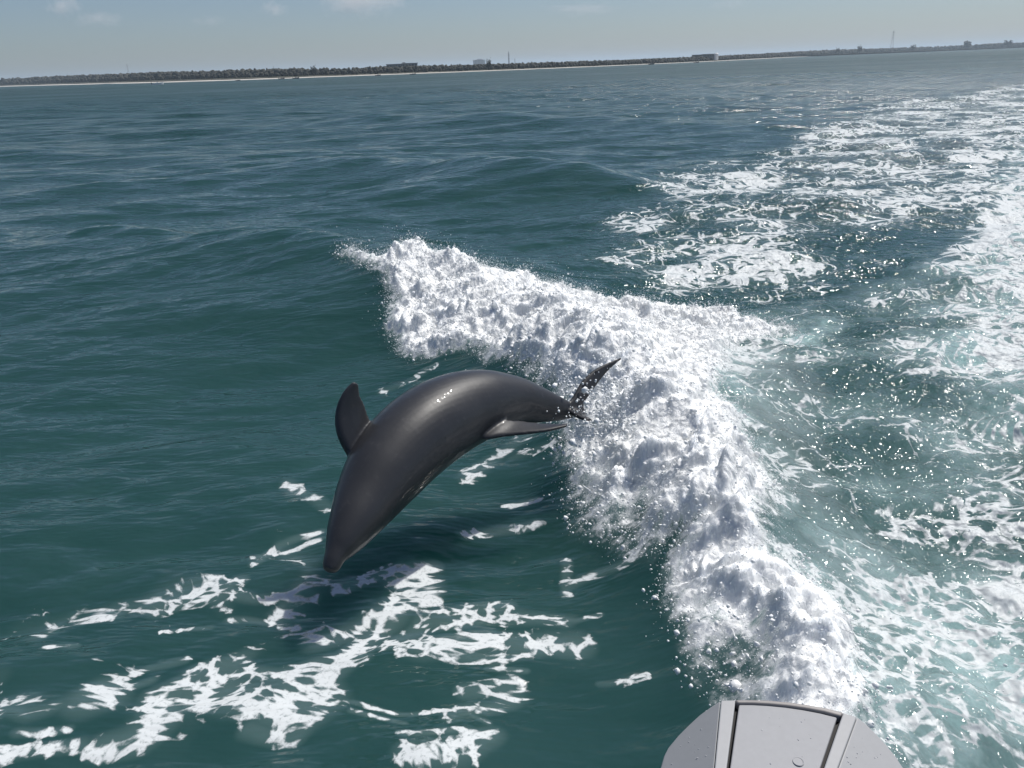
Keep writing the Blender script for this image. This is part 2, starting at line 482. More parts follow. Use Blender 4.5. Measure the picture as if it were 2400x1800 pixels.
def sea_material():
    M = Mat('sea_water')
    pos = M.n('ShaderNodeNewGeometry').outputs['Position']
    foam, thick, aer, chop = M.attr('foam'), M.attr('thick'), M.attr('aerated'), M.attr('chop')
    # lace pattern: torn sheets full of holes
    w1 = M.noise(pos, 1.6, 1.0, dims='2D')
    warp = M.vmath('SCALE', M.vmath('SUBTRACT', w1.outputs['Color'], (.5, .5, .5)), .32)
    # the foam film coarsens with distance from the stern
    rs = M.n('ShaderNodeVectorMath', operation='LENGTH')
    rel = M.vmath('SUBTRACT', pos, (1.5, 1.0, 0))
    M.ln(rel, rs.inputs[0])
    age = M.math('POWER', M.math('MULTIPLY_ADD', M.math('MULTIPLY', rs.outputs['Value'], rs.outputs['Value']), 1 / 30.0, 1.0), -.25)
    lp = M.vmath('ADD', M.vmath('MULTIPLY', M.vmath('SCALE', rel, age), (.75, 1.05, 1)), warp)
    n1 = M.noise(lp, 4.2, 6.0, .68, dims='2D')
    de = []
    for sc_ in (7.0, 17.0):
        vo = M.n('ShaderNodeTexVoronoi', feature='DISTANCE_TO_EDGE', voronoi_dimensions='2D')
        M.ln(lp, vo.inputs['Vector']); vo.inputs['Scale'].default_value = sc_
        de.append(vo.outputs['Distance'])
    P = M.math('MULTIPLY_ADD', n1.outputs[0], 1.35, .10)
    P = M.math('MULTIPLY_ADD', de[0], -1.35, P)
    P = M.math('MULTIPLY_ADD', de[1], -.85, P)
    T = M.math('MULTIPLY_ADD', foam, -1.15, 1.16)
    lace = M.sstep(P, T, M.math('ADD', T, .26))
    # heaped foam with broken edges
    n2 = M.noise(pos, 10.0, 4.0, .65, dims='2D')
    te = M.math('ADD', thick, M.math('MULTIPLY_ADD', n2.outputs[0], 1.5, -.72))
    tm = M.math('MULTIPLY', M.sstep(te, .10, .62), M.sstep(thick, .01, .15))
    nfine = M.noise(pos, 38.0, 3.0, .65, dims='2D')
    thin = M.math('MULTIPLY', lace, M.sstep(M.math('MULTIPLY_ADD', foam, .30, nfine.outputs[0]), .38, .72))
    lacew = M.math('MULTIPLY_ADD', lace, .32, M.math('MULTIPLY', thin, .64))
    white = M.math('MAXIMUM', lacew, tm)
    # water body
    a2 = M.math('MULTIPLY', aer, M.math('MULTIPLY_ADD', n2.outputs[0], 1.2, .35), clamp=True)
    a2 = M.math('MAXIMUM', a2, M.math('MULTIPLY', M.sstep(foam, .30, 1.0), .19))
    a2 = M.math('MAXIMUM', a2, M.math('MULTIPLY', thick, .85))
    deep = M.mix(w1.outputs[0], (.0135, .047, .046, 1), (.021, .060, .058, 1))
    body = M.mix(a2, deep, (.28, .38, .385, 1))
    col = M.mix(white, body, M.mix(tm, (.60, .63, .64, 1), (.80, .815, .82, 1)))
    M.ln(col, M.b.inputs['Base Color'])
    streak = M.noise(M.mapping(pos, (.012, .035, 1)), 1.0, 4.0, .6, dims='2D')
    fr = M.math('MULTIPLY', M.attr('far'), M.math('MULTIPLY_ADD', streak.outputs[0], .45, .14))
    M.ln(M.math('MULTIPLY_ADD', white, .40, M.math('MULTIPLY_ADD', chop, .05, M.math('ADD', fr, .06))), M.b.inputs['Roughness'])
    M.b.inputs['IOR'].default_value = 1.333
    # light spreads inside the water and inside the foam
    M.b.subsurface_method = 'BURLEY'
    M.ln(M.math('MULTIPLY_ADD', lacew, -.5, 1.0), M.b.inputs['Subsurface Weight'])
    M.ln(M.mix(M.sstep(M.math('MAXIMUM', white, thick), .0, .25), (.6, 1.0, .95, 1), (1, 1, 1, 1)), M.b.inputs['Subsurface Radius'])
    M.ln(M.math('MULTIPLY_ADD', white, -.93, 1.0), M.b.inputs['Subsurface Scale'])
    # relief: wind ripples, wash, foam bubbles
    rp = M.mapping(pos, (.45, 1.25, 1), (0, 0, math.radians(12)))
    r1 = M.noise(rp, 1.5, 4.0, .58, .15, dims='2D')
    r2 = M.noise(pos, 7.5, 2.0, .5, dims='2D')
    r3 = M.noise(pos, 30.0, 2.0, .6, dims='2D')
    r0 = M.noise(rp, .42, 3.0, .55, dims='2D')
    h = M.math('MULTIPLY', r1.outputs[0], M.math('MULTIPLY_ADD', M.attr('far'), .6, .095))
    h = M.math('MULTIPLY_ADD', r0.outputs[0], M.math('MULTIPLY', M.attr('far'), 1.6), h)
    h = M.math('ADD', h, M.math('MULTIPLY', r2.outputs[0], M.math('MULTIPLY_ADD', chop, .10, .006)))
    h = M.math('ADD', h, M.math('MULTIPLY', r3.outputs[0], M.math('MULTIPLY', thick, .05)))
    M.ln(M.bump(h, 1.0, 1.0), M.b.inputs['Normal'])
    return M.m


sea_me, SV, SM = make_sea()
sea = link_mesh('sea', sea_me, sea_material())
tag(sea, kind='structure')


# ------------------------------------------------------------------ spray: foam clots, droplets and thrown fingers of water
def ico(sub):
    bm = bmesh.new()
    bmesh.ops.create_icosphere(bm, subdivisions=sub, radius=1.0)
    v = np.array([p.co[:] for p in bm.verts], np.float32)
    f = np.array([[q.index for q in p.verts] for p in bm.faces], np.int32)
    bm.free()
    return v, f


ICO1, ICO2 = ico(1), ico(2)
OCTA = (np.array([(1, 0, 0), (-1, 0, 0), (0, 1, 0), (0, -1, 0), (0, 0, 1), (0, 0, -1)], np.float32),
        np.array([(0, 2, 4), (2, 1, 4), (1, 3, 4), (3, 0, 4), (2, 0, 5), (1, 2, 5), (3, 1, 5), (0, 3, 5)], np.int32))


def scatter_blobs(centres, radii, base, jitter, flatten=None):
    v0, f0 = base
    n = len(centres)
    nv = len(v0)
    shapes = []
    for k in range(24):
        q = 1 + jitter * rng.normal(size=(nv, 1))
        R = np.linalg.qr(rng.normal(size=(3, 3)))[0]
        st = np.array([1, rng.uniform(.6, 1.1), rng.uniform(.5, 1.0)])
        shapes.append(((v0 * q * st) @ R).astype(np.float32))
    shapes = np.array(shapes)
    pick = rng.integers(0, 24, n)
    V = shapes[pick] * radii[:, None, None] + centres[:, None, :]
    Fc = f0[None] + (np.arange(n) * nv)[:, None, None]
    return V.reshape(-1, 3), Fc.reshape(-1, 3)


def spray_material():
    M = Mat('spray_foam')
    tc = M.n('ShaderNodeNewGeometry').outputs['Position']
    nz = M.noise(tc, 40.0, 3.0)
    M.ln(M.mix(nz.outputs[0], (.76, .78, .79, 1), (.88, .89, .89, 1)), M.b.inputs['Base Color'])
    M.b.inputs['Roughness'].default_value = .35
    M.b.inputs['IOR'].default_value = 1.333
    M.ln(M.bump(nz.outputs[0], .5, .01), M.b.inputs['Normal'])
    return M.m


def make_spray():
    thick, r = SM['thick'], SM['r']
    area = np.maximum(r * r / 3 * .0012, r * .0035) * r * .0016           # ground each vertex stands for
    edge = np.exp(-((thick - .35) / .28) ** 2) * (thick > .03)
    VV, FF, off = [], [], 0

    def add(V, F):
        nonlocal off
        VV.append(V); FF.append(F + off); off += len(V)

    def pick(weight, n):
        p = weight * area * (r < 16)
        return rng.choice(len(p), n, p=p / p.sum())
    # clots lying in the heaped foam
    i = pick(thick ** 2 * (r > 4.6), 2600)
    c = SV[i] + rng.normal(0, .02, (len(i), 3)) * [1, 1, .5] - [0, 0, .006]
    add(*scatter_blobs(c, rng.lognormal(math.log(.0125), .38, len(i)), ICO2, .12))
    i = pick(thick, 12000)
    c = SV[i] + rng.normal(0, .03, (len(i), 3)) + [0, 0, .012]
    add(*scatter_blobs(c, rng.lognormal(math.log(.0055), .42, len(i)), ICO1, .14))
    # ragged leading edge, thrown forward and up
    i = pick(edge, 5200)
    t = rng.exponential(.06, (len(i), 1))
    c = SV[i] + t * (np.array([-.6, -.35, .75]) + rng.normal(0, .5, (len(i), 3)))
    add(*scatter_blobs(c, rng.lognormal(math.log(.006), .5, len(i)) * np.exp(-t[:, 0] * 1.2), ICO1, .15))
    # fine mist of drops along the torn edges
    i = pick(edge + .25 * thick, 34000)
    c = SV[i] + rng.normal(0, .05, (len(i), 3)) + np.stack([-rng.exponential(.02, len(i)), rng.normal(0, .02, len(i)), rng.exponential(.05, len(i))], 1)
    add(*scatter_blobs(c, rng.lognormal(math.log(.0026), .4, len(i)), OCTA, .1))
    # around the dolphin's tail
    c = at_d(1395, 955, 6.05) + rng.normal(0, 1, (900, 3)) * [.20, .22, .16]
    add(*scatter_blobs(c, rng.lognormal(math.log(.0075), .5, 900), ICO1, .12))
    # loose drops over the wash
    i = pick(SM['aer'] * (r < 9), 500)
    c = SV[i] + np.stack([rng.normal(0, .05, len(i)), rng.normal(0, .05, len(i)), rng.exponential(.03, len(i))], 1)
    add(*scatter_blobs(c, rng.lognormal(math.log(.005), .4, len(i)), ICO1, .08))
    # fingers of water
    i = pick(edge, 70)
    segs, sides = 6, 5
    for k in i:
        p = SV[k].astype(float).copy()
        vel = np.array([-.5, -.35, .9]) + rng.normal(0, .55, 3)
        L = rng.uniform(.03, .07)
        r0 = rng.uniform(.004, .010)
        ring = []
        tt = np.linspace(0, 1, segs)
        for q in tt:
            pos = p + vel * L * q + np.array([0, 0, -.5 * L * 1.3]) * q * q
            rad = r0 * (1.25 - .85 * q) * (1 + .25 * rng.normal()) + (.35 * r0 if q > .95 else 0)
            a = np.linspace(0, 2 * np.pi, sides, endpoint=False)
            ring.append(pos + rad * np.stack([np.cos(a), np.sin(a) * .6, np.sin(a) * .8], 1))
        V = np.concatenate(ring + [ring[-1].mean(0)[None] + vel * r0 * .8])
        F = []
        for m in range(segs - 1):
            for n_ in range(sides):
                a0, a1 = m * sides + n_, m * sides + (n_ + 1) % sides
                F += [(a0, a1, a1 + sides), (a0, a1 + sides, a0 + sides)]
        top = segs * sides
        for n_ in range(sides):
            F.append(((segs - 1) * sides + n_, (segs - 1) * sides + (n_ + 1) % sides, top))
        add(V.astype(np.float32), np.array(F))
    me = np_mesh('sea_spray', np.concatenate(VV), np.concatenate(FF))
    o = link_mesh('sea_spray', me, spray_material())
    tag(o, 'white foam clots and flying drops along the breaking wake wave', 'spray', kind='stuff')


make_spray()


# ------------------------------------------------------------------ dolphin: one continuous body with its fins
def catmull(P, n):
    P = np.asarray(P, float)
    P = np.vstack([2 * P[0] - P[1], P, 2 * P[-1] - P[-2]])
    out = []
    m = len(P) - 3
    for t in np.linspace(0, m - 1e-6, n):
        i = int(t); u = t - i
        a, b, c, d = P[i:i + 4]
        out.append(.5 * (2 * b + (c - a) * u + (2 * a - 5 * b + 4 * c - d) * u * u + (3 * b - a - 3 * c + d) * u ** 3))
    return np.array(out)


def dq(cx, cy):                       # detail survey units to bearings
    return 700 + cx / 2.765, 780 + cy / 2.765


def dolphin_mesh():
    # bearing x, y, half depth (same units), distance, sideways squash
    ST = [(203, 1551, 22, 4.775, 1.0), (207, 1535, 47, 4.78, .9), (216, 1502, 59, 4.79, .9), (236, 1450, 68, 4.80, .95), (270, 1388, 99, 4.83, 1.0), (312, 1312, 134, 4.87, .98), (375, 1200, 173, 4.93, .96),
          (455, 1060, 217, 5.02, .95), (560, 900, 256, 5.12, .95), (700, 735, 276, 5.24, .95), (862, 602, 275, 5.37, .93), (1040, 508, 256, 5.50, .88),
          (1222, 456, 220, 5.62, .82), (1400, 442, 164, 5.74, .75), (1550, 466, 121, 5.84, .68), (1680, 492, 82, 5.92, .6), (1780, 508, 47, 5.98, .5), (1850, 522, 28, 6.02, .6)]
    row = []
    for cx, cy, hw, d, sq in ST:
        px, py = dq(cx, cy)
        p = at_d(px, py, d)
        row.append((*p, hw / 2.765 * d / FPX, sq))
    S = catmull(row, 110)
    C, Rr, SQ = S[:, :3], S[:, 3], S[:, 4]
    T = np.gradient(C, axis=0); T /= np.linalg.norm(T, axis=1)[:, None]
    view = C - EYE; view /= np.linalg.norm(view, axis=1)[:, None]
    N = np.cross(view, T); N /= np.linalg.norm(N, axis=1)[:, None]
    if N[60, 2] < 0: N = -N
    B = np.cross(T, N)
    ns = 48
    a = np.linspace(0, 2 * np.pi, ns, endpoint=False)
    V = C[:, None, :] + Rr[:, None, None] * (np.cos(a)[None, :, None] * N[:, None, :] + SQ[:, None, None] * np.sin(a)[None, :, None] * B[:, None, :])
    nr = len(C)
    V = V.reshape(-1, 3)
    i = np.arange(nr - 1)[:, None]; j = np.arange(ns)[None]
    Q = np.stack([i * ns + j, (i + 1) * ns + j, (i + 1) * ns + (j + 1) % ns, i * ns + (j + 1) % ns], -1).reshape(-1, 4)
    verts = [tuple(v) for v in V]; faces = [tuple(int(k) for k in q) for q in Q]
    faces.append(tuple(range(ns))); faces.append(tuple((nr - 1) * ns + k for k in reversed(range(ns))))

    def fin(stations, thick):
        """stations: leading (x, y, dist), trailing (x, y, dist); root first"""
        base = len(verts)
        L = catmull([at_d(*dq(*s[0][:2]), s[0][2]) for s in stations], 20)
        R = catmull([at_d(*dq(*s[1][:2]), s[1][2]) for s in stations], 20)
        m = 9
        u = (1 - np.cos(np.linspace(0, np.pi, m))) / 2
        span = L[-1] - L[0]
        for k in range(20):
            ch = R[k] - L[k]
            nrm = np.cross(ch, span); nrm /= np.linalg.norm(nrm) + 1e-9
            t = max(.008, thick * (1 - .55 * k / 19)) * np.clip(2.2 * np.sqrt(u) * (1 - u) + .25, 0, 1) * .5
            t[0] = t[-1] = .006
            up = [L[k] + ch * q + nrm * w for q, w in zip(u, t)]
            dn = [L[k] + ch * q - nrm * w for q, w in zip(u, t)][::-1]
            verts.extend(tuple(p) for p in up + dn)
        w = 2 * m
        for k in range(19):
            for q in range(w):
                faces.append((base + k * w + q, base + k * w + (q + 1) % w, base + (k + 1) * w + (q + 1) % w, base + (k + 1) * w + q))
        faces.append(tuple(base + q for q in reversed(range(w))))
        faces.append(tuple(base + 19 * w + q for q in range(w)))
    # dorsal fin, swept back
    fin([((345, 850, 5.13), (560, 640, 5.22)), ((285, 745, 5.11), (475, 585, 5.2)), ((248, 660, 5.10), (446, 530, 5.18)), ((234, 560, 5.1), (424, 462, 5.16)),
         ((248, 470, 5.1), (402, 418, 5.14)), ((286, 386, 5.1), (390, 368, 5.13)), ((345, 318, 5.11), (386, 326, 5.12))], .075)
    # flukes: one lobe raised, the other turned towards the wave
    fin([((1700, 470, 5.94), (1860, 525, 6.0)), ((1765, 430, 5.97), (1850, 460, 6.03)), ((1830, 318, 6.05), (1925, 350, 6.1)), ((1905, 245, 6.12), (1990, 265, 6.17)),
         ((1990, 200, 6.18), (2045, 212, 6.21)), ((2085, 160, 6.24), (2097, 168, 6.25))], .05)
    fin([((1710, 480, 5.94), (1850, 520, 6.02)), ((1760, 515, 5.90), (1865, 535, 6.0)), ((1810, 545, 5.84), (1890, 556, 5.92)), ((1870, 566, 5.80), (1905, 570, 5.84))], .05)
    # fin low on the flank, lying back along the tail stock
    fin([((1080, 650, 5.50), (1300, 510, 5.58)), ((1200, 690, 5.38), (1345, 562, 5.50)), ((1330, 672, 5.40), (1440, 570, 5.52)), ((1470, 656, 5.41), (1530, 582, 5.52)),
         ((1610, 638, 5.43), (1640, 590, 5.52)), ((1738, 608, 5.48), (1750, 588, 5.52))], .045)
    me = poly_mesh('dolphin', verts, faces)
    tmp = bpy.data.objects.new('dolphin_tmp', me)
    COL.objects.link(tmp)
    md = tmp.modifiers.new('r', 'REMESH'); md.mode = 'VOXEL'; md.voxel_size = .0085
    sm = tmp.modifiers.new('s', 'SMOOTH'); sm.factor = .5; sm.iterations = 9
    dg = bpy.context.evaluated_depsgraph_get()
    out = bpy.data.meshes.new_from_object(tmp.evaluated_get(dg))
    bpy.data.objects.remove(tmp); bpy.data.meshes.remove(me)
    out.name = 'dolphin'
    return out


def dolphin_material():
    M = Mat('wet_dolphin_skin')
    tc = M.n('ShaderNodeTexCoord').outputs['Object']
    nz = M.noise(tc, 3.0, 5.0, .6)
    nf = M.noise(tc, 26.0, 4.0, .6)
    c = M.mix(nz.outputs[0], (.018, .019, .022, 1), (.034, .035, .039, 1))
    M.ln(M.mix(M.math('MULTIPLY', M.sstep(nf.outputs[0], .55, .75), .3), c, (.07, .069, .072, 1)), M.b.inputs['Base Color'])
    M.ln(M.math('MULTIPLY_ADD', nz.outputs[0], .2, .36), M.b.inputs['Roughness'])
    M.b.inputs['Specular IOR Level'].default_value = .32
    M.b.inputs['Coat Weight'].default_value = .55
    M.b.inputs['Coat Roughness'].default_value = .06
    M.b.inputs['Coat IOR'].default_value = 1.33
    nw = M.noise(tc, 11.0, 2.0, .5)
    M.ln(M.bump(nf.outputs[0], .15, .005), M.b.inputs['Normal'])
    M.ln(M.bump(nw.outputs[0], .6, .014), M.b.inputs['Coat Normal'])
    return M.m


dol = link_mesh('dolphin', dolphin_mesh(), dolphin_material())
tag(dol, 'dark grey wet dolphin leaping nose-down in front of the breaking wake', 'dolphin')


# ------------------------------------------------------------------ outboard engine
def px_poly(name, pts, faces, mat, parent, smooth=False, bevel=0.0):
    me = poly_mesh(name, pts, faces)
    o = link_mesh(name, me, mat, parent, smooth)
    if bevel:
        b = o.modifiers.new('b', 'BEVEL'); b.width = bevel; b.segments = 3; b.limit_method = 'ANGLE'
    return o


def slab(name, top, depth, mat, parent, bevel=0.004, down=None):
    """closed prism from a top outline pushed down by depth"""
    n = len(top)
    dn = np.array(down if down is not None else (0, 0, -1.0)) * depth
    V = [np.array(p) for p in top] + [np.array(p) + dn for p in top]
    F = [tuple(range(n)), tuple(range(2 * n - 1, n - 1, -1))]
    for k in range(n):
        F.append((k, k + n, (k + 1) % n + n, (k + 1) % n))
    o = px_poly(name, V, F, mat, parent, False, bevel)
    bm = bmesh.new(); bm.from_mesh(o.data); bmesh.ops.recalc_face_normals(bm, faces=bm.faces); bm.to_mesh(o.data); bm.free()
    return o


def make_outboard():
    root = empty('outboard_engine', tuple(at_z(1830, 1900, 0.0)))
    tag(root, 'pale grey outboard engine cowling at the stern, centre panel between two black seams', 'engine')
    inv = Matrix.Translation(-Vector(root.location))
    W = simple_mat('grey_engine_paint', (.36, .365, .375), .5, .05, 60.0, .22)
    PNL = simple_mat('grey_engine_panel', (.325, .33, .345), .55, .06, 60.0, .2)
    RIM = simple_mat('engine_rim_paint', (.24, .225, .22), .4, .05, 30.0)
    DK = simple_mat('black_seam_rubber', (.008, .008, .009), .7, .1)
    DROP = simple_mat('clinging_water', (.36, .37, .39), .2, .02, 60.0, .5)
    org = np.array(root.location)

    def on(plane, pts, lift=0.0):
        """surveyed outline laid on a plane (point, normal)"""
        p0, nn = plane
        nn = np.array(nn, float) / np.linalg.norm(nn)
        out = []
        for px, py in pts:
            d = ray(px, py)
            out.append(EYE + d * (((p0 + nn * lift) - EYE) @ nn / (d @ nn)) - org)
        return out
    L = lambda pts: [np.array(at_z(*p)) - org for p in pts]
    zt, ze = 1.56, 1.50
    top = (at_z(1850, 1665, zt), (0, -.10, 1))
    nl = np.array((-1.0, .12, .80)); nr_ = np.array((.62, .30, 1.0))
    lp_ = (on(top, [(1690, 1641)])[0] + org, None)[0]
    rp_ = (on(top, [(2008, 1679)])[0] + org, None)[0]
    # flank planes contain the rails' outer edges
    le = on(top, [(1675, 1800)])[0] - on(top, [(1690, 1641)])[0]
    re_ = on(top, [(1963, 1800)])[0] - on(top, [(2008, 1679)])[0]
    nl = np.cross(le, np.array((-1, -.1, -.95))); nl *= np.sign(nl[2])
    nr_ = np.cross(re_, np.array((1, -.1, -.42))); nr_ *= np.sign(nr_[2])
    lpl, rpl = (lp_, nl), (rp_, nr_)
    slab('centre_panel', on(top, [(1732, 1651), (1766, 1651), (1800, 1653), (1840, 1657), (1880, 1663), (1922, 1671), (1962, 1681), (1922, 1800), (1822, 2100), (1680, 2100), (1711, 1800)]), .03, PNL, root, .003)
    slab('seam', on(top, [(1725, 1645), (1800, 1648), (1890, 1660), (1974, 1676), (1935, 1800), (1835, 2130), (1668, 2130), (1700, 1800)], -.014), .04, DK, root, 0)
    slab('rear_rim', on(top, [(1722, 1639), (1762, 1639), (1800, 1640), (1846, 1644), (1890, 1650), (1935, 1658), (1978, 1669), (1970, 1678), (1930, 1667), (1886, 1659), (1843, 1653), (1800, 1649), (1762, 1647), (1728, 1647)], .006), .07, RIM, root, .004)
    slab('left_rail', on(top, [(1690, 1641), (1724, 1640), (1703, 1800), (1668, 2080), (1650, 2080), (1675, 1800)], .004), .06, W, root, .003)
    slab('right_rail', on(top, [(1976, 1670), (2008, 1679), (1963, 1800), (1857, 2080), (1830, 2080), (1931, 1800)], .004), .06, W, root, .003)
    down = np.array((0, 0, -1.0))
    slab('left_flank', on(lpl, [(1689, 1641), (1674, 1800), (1648, 2080), (1520, 2080), (1537, 1860), (1548, 1800), (1556, 1772), (1566, 1752), (1590, 1723), (1615, 1698), (1640, 1675), (1666, 1656)]), .30, W, root, .004)
    slab('right_flank', on(rpl, [(2009, 1679), (2028, 1694), (2052, 1717), (2076, 1743), (2098, 1770), (2118, 1800), (2140, 1850), (2150, 2080), (1858, 2080), (1964, 1800)]), .30, W, root, .004)
    r_ = np.random.default_rng(5)
    C, R = [], []
    for pl, quad in ((top, [(1740, 1660), (1955, 1690), (1920, 1800), (1712, 1800)]), (lpl, [(1680, 1660), (1672, 1800), (1565, 1800), (1600, 1720)]), (rpl, [(2012, 1690), (2100, 1780), (1990, 1800), (1975, 1790)])):
        Q = np.array(quad, float)
        for k in range(15):
            u, v = r_.uniform(.05, .95, 2)
            p = (Q[0] * (1 - u) + Q[1] * u) * (1 - v) + (Q[3] * (1 - u) + Q[2] * u) * v
            C.append(on(pl, [tuple(p)], -.0006)[0]); R.append(r_.uniform(.001, .0026))
    V, F = scatter_blobs(np.array(C, np.float32), np.array(R, np.float32), ICO2, .06)
    wd = link_mesh('water_drops', np_mesh('water_drops', V, F), DROP, root)
    wd['kind'] = 'stuff'
    # engine body and leg down to the water
    body = L([(1700, 1660, zt - .06), (1965, 1690, zt - .06), (2040, 1800, zt - .2), (2000, 2100, zt - .3), (1620, 2100, zt - .3), (1610, 1800, zt - .2)])
    slab('lower_cowling', body, .55, W, root, .01)
    c = np.mean(body, 0)
    leg = [c + np.array(p) for p in ((-.10, .14, -.5), (.10, .14, -.5), (.08, -.12, -.5), (-.08, -.12, -.5))]
    slab('leg', leg, 1.3, W, root, .02)
    # round flush cap on the panel
    cc = on(top, [(1871, 1786)], -.0005)[0]
    bm = bmesh.new()
    prof = [(.0125, .0), (.0122, .0022), (.0108, .0024), (.0100, .0006), (.0085, .0006), (.0, .0010)]
    n = 24
    rings = []
    for rr, zz in prof[:-1]:
        rings.append([bm.verts.new(cc + np.array([rr * math.cos(a), rr * math.sin(a), zz])) for a in np.linspace(0, 2 * np.pi, n, endpoint=False)])
    tip = bm.verts.new(cc + np.array([0, 0, prof[-1][1]]))
    for ra, rb in zip(rings, rings[1:]):
        for k in range(n): bm.faces.new((ra[k], ra[(k + 1) % n], rb[(k + 1) % n], rb[k]))
    for k in range(n): bm.faces.new((rings[-1][k], rings[-1][(k + 1) % n], tip))
    me = bpy.data.meshes.new('cap'); bm.to_mesh(me); bm.free()
    link_mesh('cap', me, PNL, root, True)
    return root


make_outboard()


# ------------------------------------------------------------------ far shore
# bearing x, waterline bearing y, tree height, beach rise
SHORE = [(-900, 236, 12, 2.6), (-400, 218.5, 12, 2.6), (0, 203.5, 11.5, 2.4), (400, 193, 7.2, 1.6), (800, 179.3, 5.4, 1.2), (1200, 164.4, 4.4, .9), (1500, 151.6, 4.3, .6),
         (1700, 142.4, 5.0, .5), (1850, 134.6, 6.3, .6), (2000, 127.4, 10, .8), (2200, 119.2, 11, .8), (2400, 111.7, 13, .9), (2800, 96.5, 14, 1), (3300, 77.5, 14, 1)]
SH = catmull([(*at_z(p[0], p[1], 0.0)[:2], p[2], p[3]) for p in SHORE], 260)
_t = np.gradient(SH[:, :2], axis=0); _t /= np.linalg.norm(_t, axis=1)[:, None]
SN = np.stack([-_t[:, 1], _t[:, 0]], 1)                         # inland


def make_shore():
    prof = [(-20, -.8), (-1, -.05), (0, .0), (6, .55), (14, 1.0)]
    n = len(SH); V = []
    for k in range(n):
        wob = 1.2 * math.sin(k * .9) + .8 * math.sin(k * 2.3)
        for s_, zz in prof:
            p = SH[k, :2] + SN[k] * (s_ + (wob if s_ >= 0 else 0))
            V.append((p[0], p[1], zz * SH[k, 3] * .5 + .02))
    m = len(prof)
    F = [(k * m + j, (k + 1) * m + j, (k + 1) * m + j + 1, k * m + j + 1) for k in range(n - 1) for j in range(m - 1)]
    sand = simple_mat('pale_sand', (.50, .47, .42), .9, .12, .15)
    tag(link_mesh('beach', poly_mesh('beach', V, F), sand), kind='structure')
    V = []
    for k in range(n):
        for s_, dz in ((11, -.3), (16, .2), (80, .5), (2500, .5)):
            p = SH[k, :2] + SN[k] * s_
            V.append((p[0], p[1], SH[k, 3] * .9 + dz))
    F = [(k * 4 + j, (k + 1) * 4 + j, (k + 1) * 4 + j + 1, k * 4 + j + 1) for k in range(n - 1) for j in range(3)]
    soil = simple_mat('scrub_ground', (.07, .07, .05), .95, .3, .05)
    tag(link_mesh('land', poly_mesh('land', V, F), soil), kind='structure')


make_shore()


def foliage_material(name, c0, c1):
    M = Mat(name)
    tc = M.n('ShaderNodeNewGeometry').outputs['Position']
    nz = M.noise(tc, .35, 4.0, .65)
    M.ln(M.mix(nz.outputs[0], c0 + (1,), c1 + (1,)), M.b.inputs['Base Color'])
    M.b.inputs['Roughness'].default_value = .8
    M.b.inputs['Specular IOR Level'].default_value = .2
    return M.m


FOL = foliage_material('far_foliage', (.030, .032, .026), (.058, .056, .046))


def make_wood():
    C, R = [], []
    L = np.concatenate([[0], np.cumsum(np.linalg.norm(np.diff(SH[:, :2], axis=0), axis=1))])
    tt = 0.0
    while tt < L[-1]:
        k = np.searchsorted(L, tt)
        k = min(max(k, 1), len(L) - 1)
        u = (tt - L[k - 1]) / (L[k] - L[k - 1])
        q = SH[k - 1] + u * (SH[k] - SH[k - 1])
        nrm = SN[k]
        h = q[2]
        for s_ in (15, 20, 28, 40):
            hh = .9 * h * (rng.uniform(.45, .7) if s_ == 15 else rng.uniform(.80, 1.03))
            rad = hh * rng.uniform(.36, .55)
            p = q[:2] + nrm * (s_ * (h / 8 + .5) + rng.normal(0, 2)) + _t[k] * rng.normal(0, .2 * h)
            C.append((p[0], p[1], q[3] + hh - rad)); R.append(rad)
            if s_ > 15 or True:
                C.append((p[0] + rng.normal(0, 1), p[1], q[3] + (hh - rad) * .45)); R.append(rad * 1.05)
            if rng.random() < .25:
                C.append((p[0], p[1], q[3] + hh * rng.uniform(.98, 1.10) - rad * .3)); R.append(rad * rng.uniform(.25, .4))
        tt += h * rng.uniform(.24, .44)
    V, F = scatter_blobs(np.array(C, np.float32), np.array(R, np.float32), ICO2, .14)
    o = link_mesh('far_wood', np_mesh('far_wood', V, F), FOL)
    tag(o, 'dark low coastal wood along the pale beach on the horizon', 'wood', kind='stuff')


make_wood()


def box_bm(bm, c, s):
    M4 = Matrix.Translation(c) @ Matrix.Diagonal((s[0], s[1], s[2], 1))
    bmesh.ops.create_cube(bm, size=1.0, matrix=M4)


def box_part(name, boxes, mat, parent):
    bm = bmesh.new()
    for c, s_ in boxes: box_bm(bm, c, s_)
    me = bpy.data.meshes.new(name); bm.to_mesh(me); bm.free()
    return link_mesh(name, me, mat, parent, False)


def shore_at(px, dist, z=0.0):
    d = ray(px, 150.0); h = np.array([d[0], d[1]]); h /= np.linalg.norm(h)
    return (h[0] * dist, h[1] * dist, z), -math.atan2(h[0], h[1])


CONC = simple_mat('grey_concrete', (.36, .36, .36), .85, .08, .2)
WHITE = simple_mat('white_wall_paint', (.74, .74, .73), .6, .05, .3)
DARKW = simple_mat('dark_window_glass', (.05, .06, .07), .15, .1, .5)
STEEL = simple_mat('grey_galvanised_steel', (.22, .22, .23), .5, .1, 1.0)


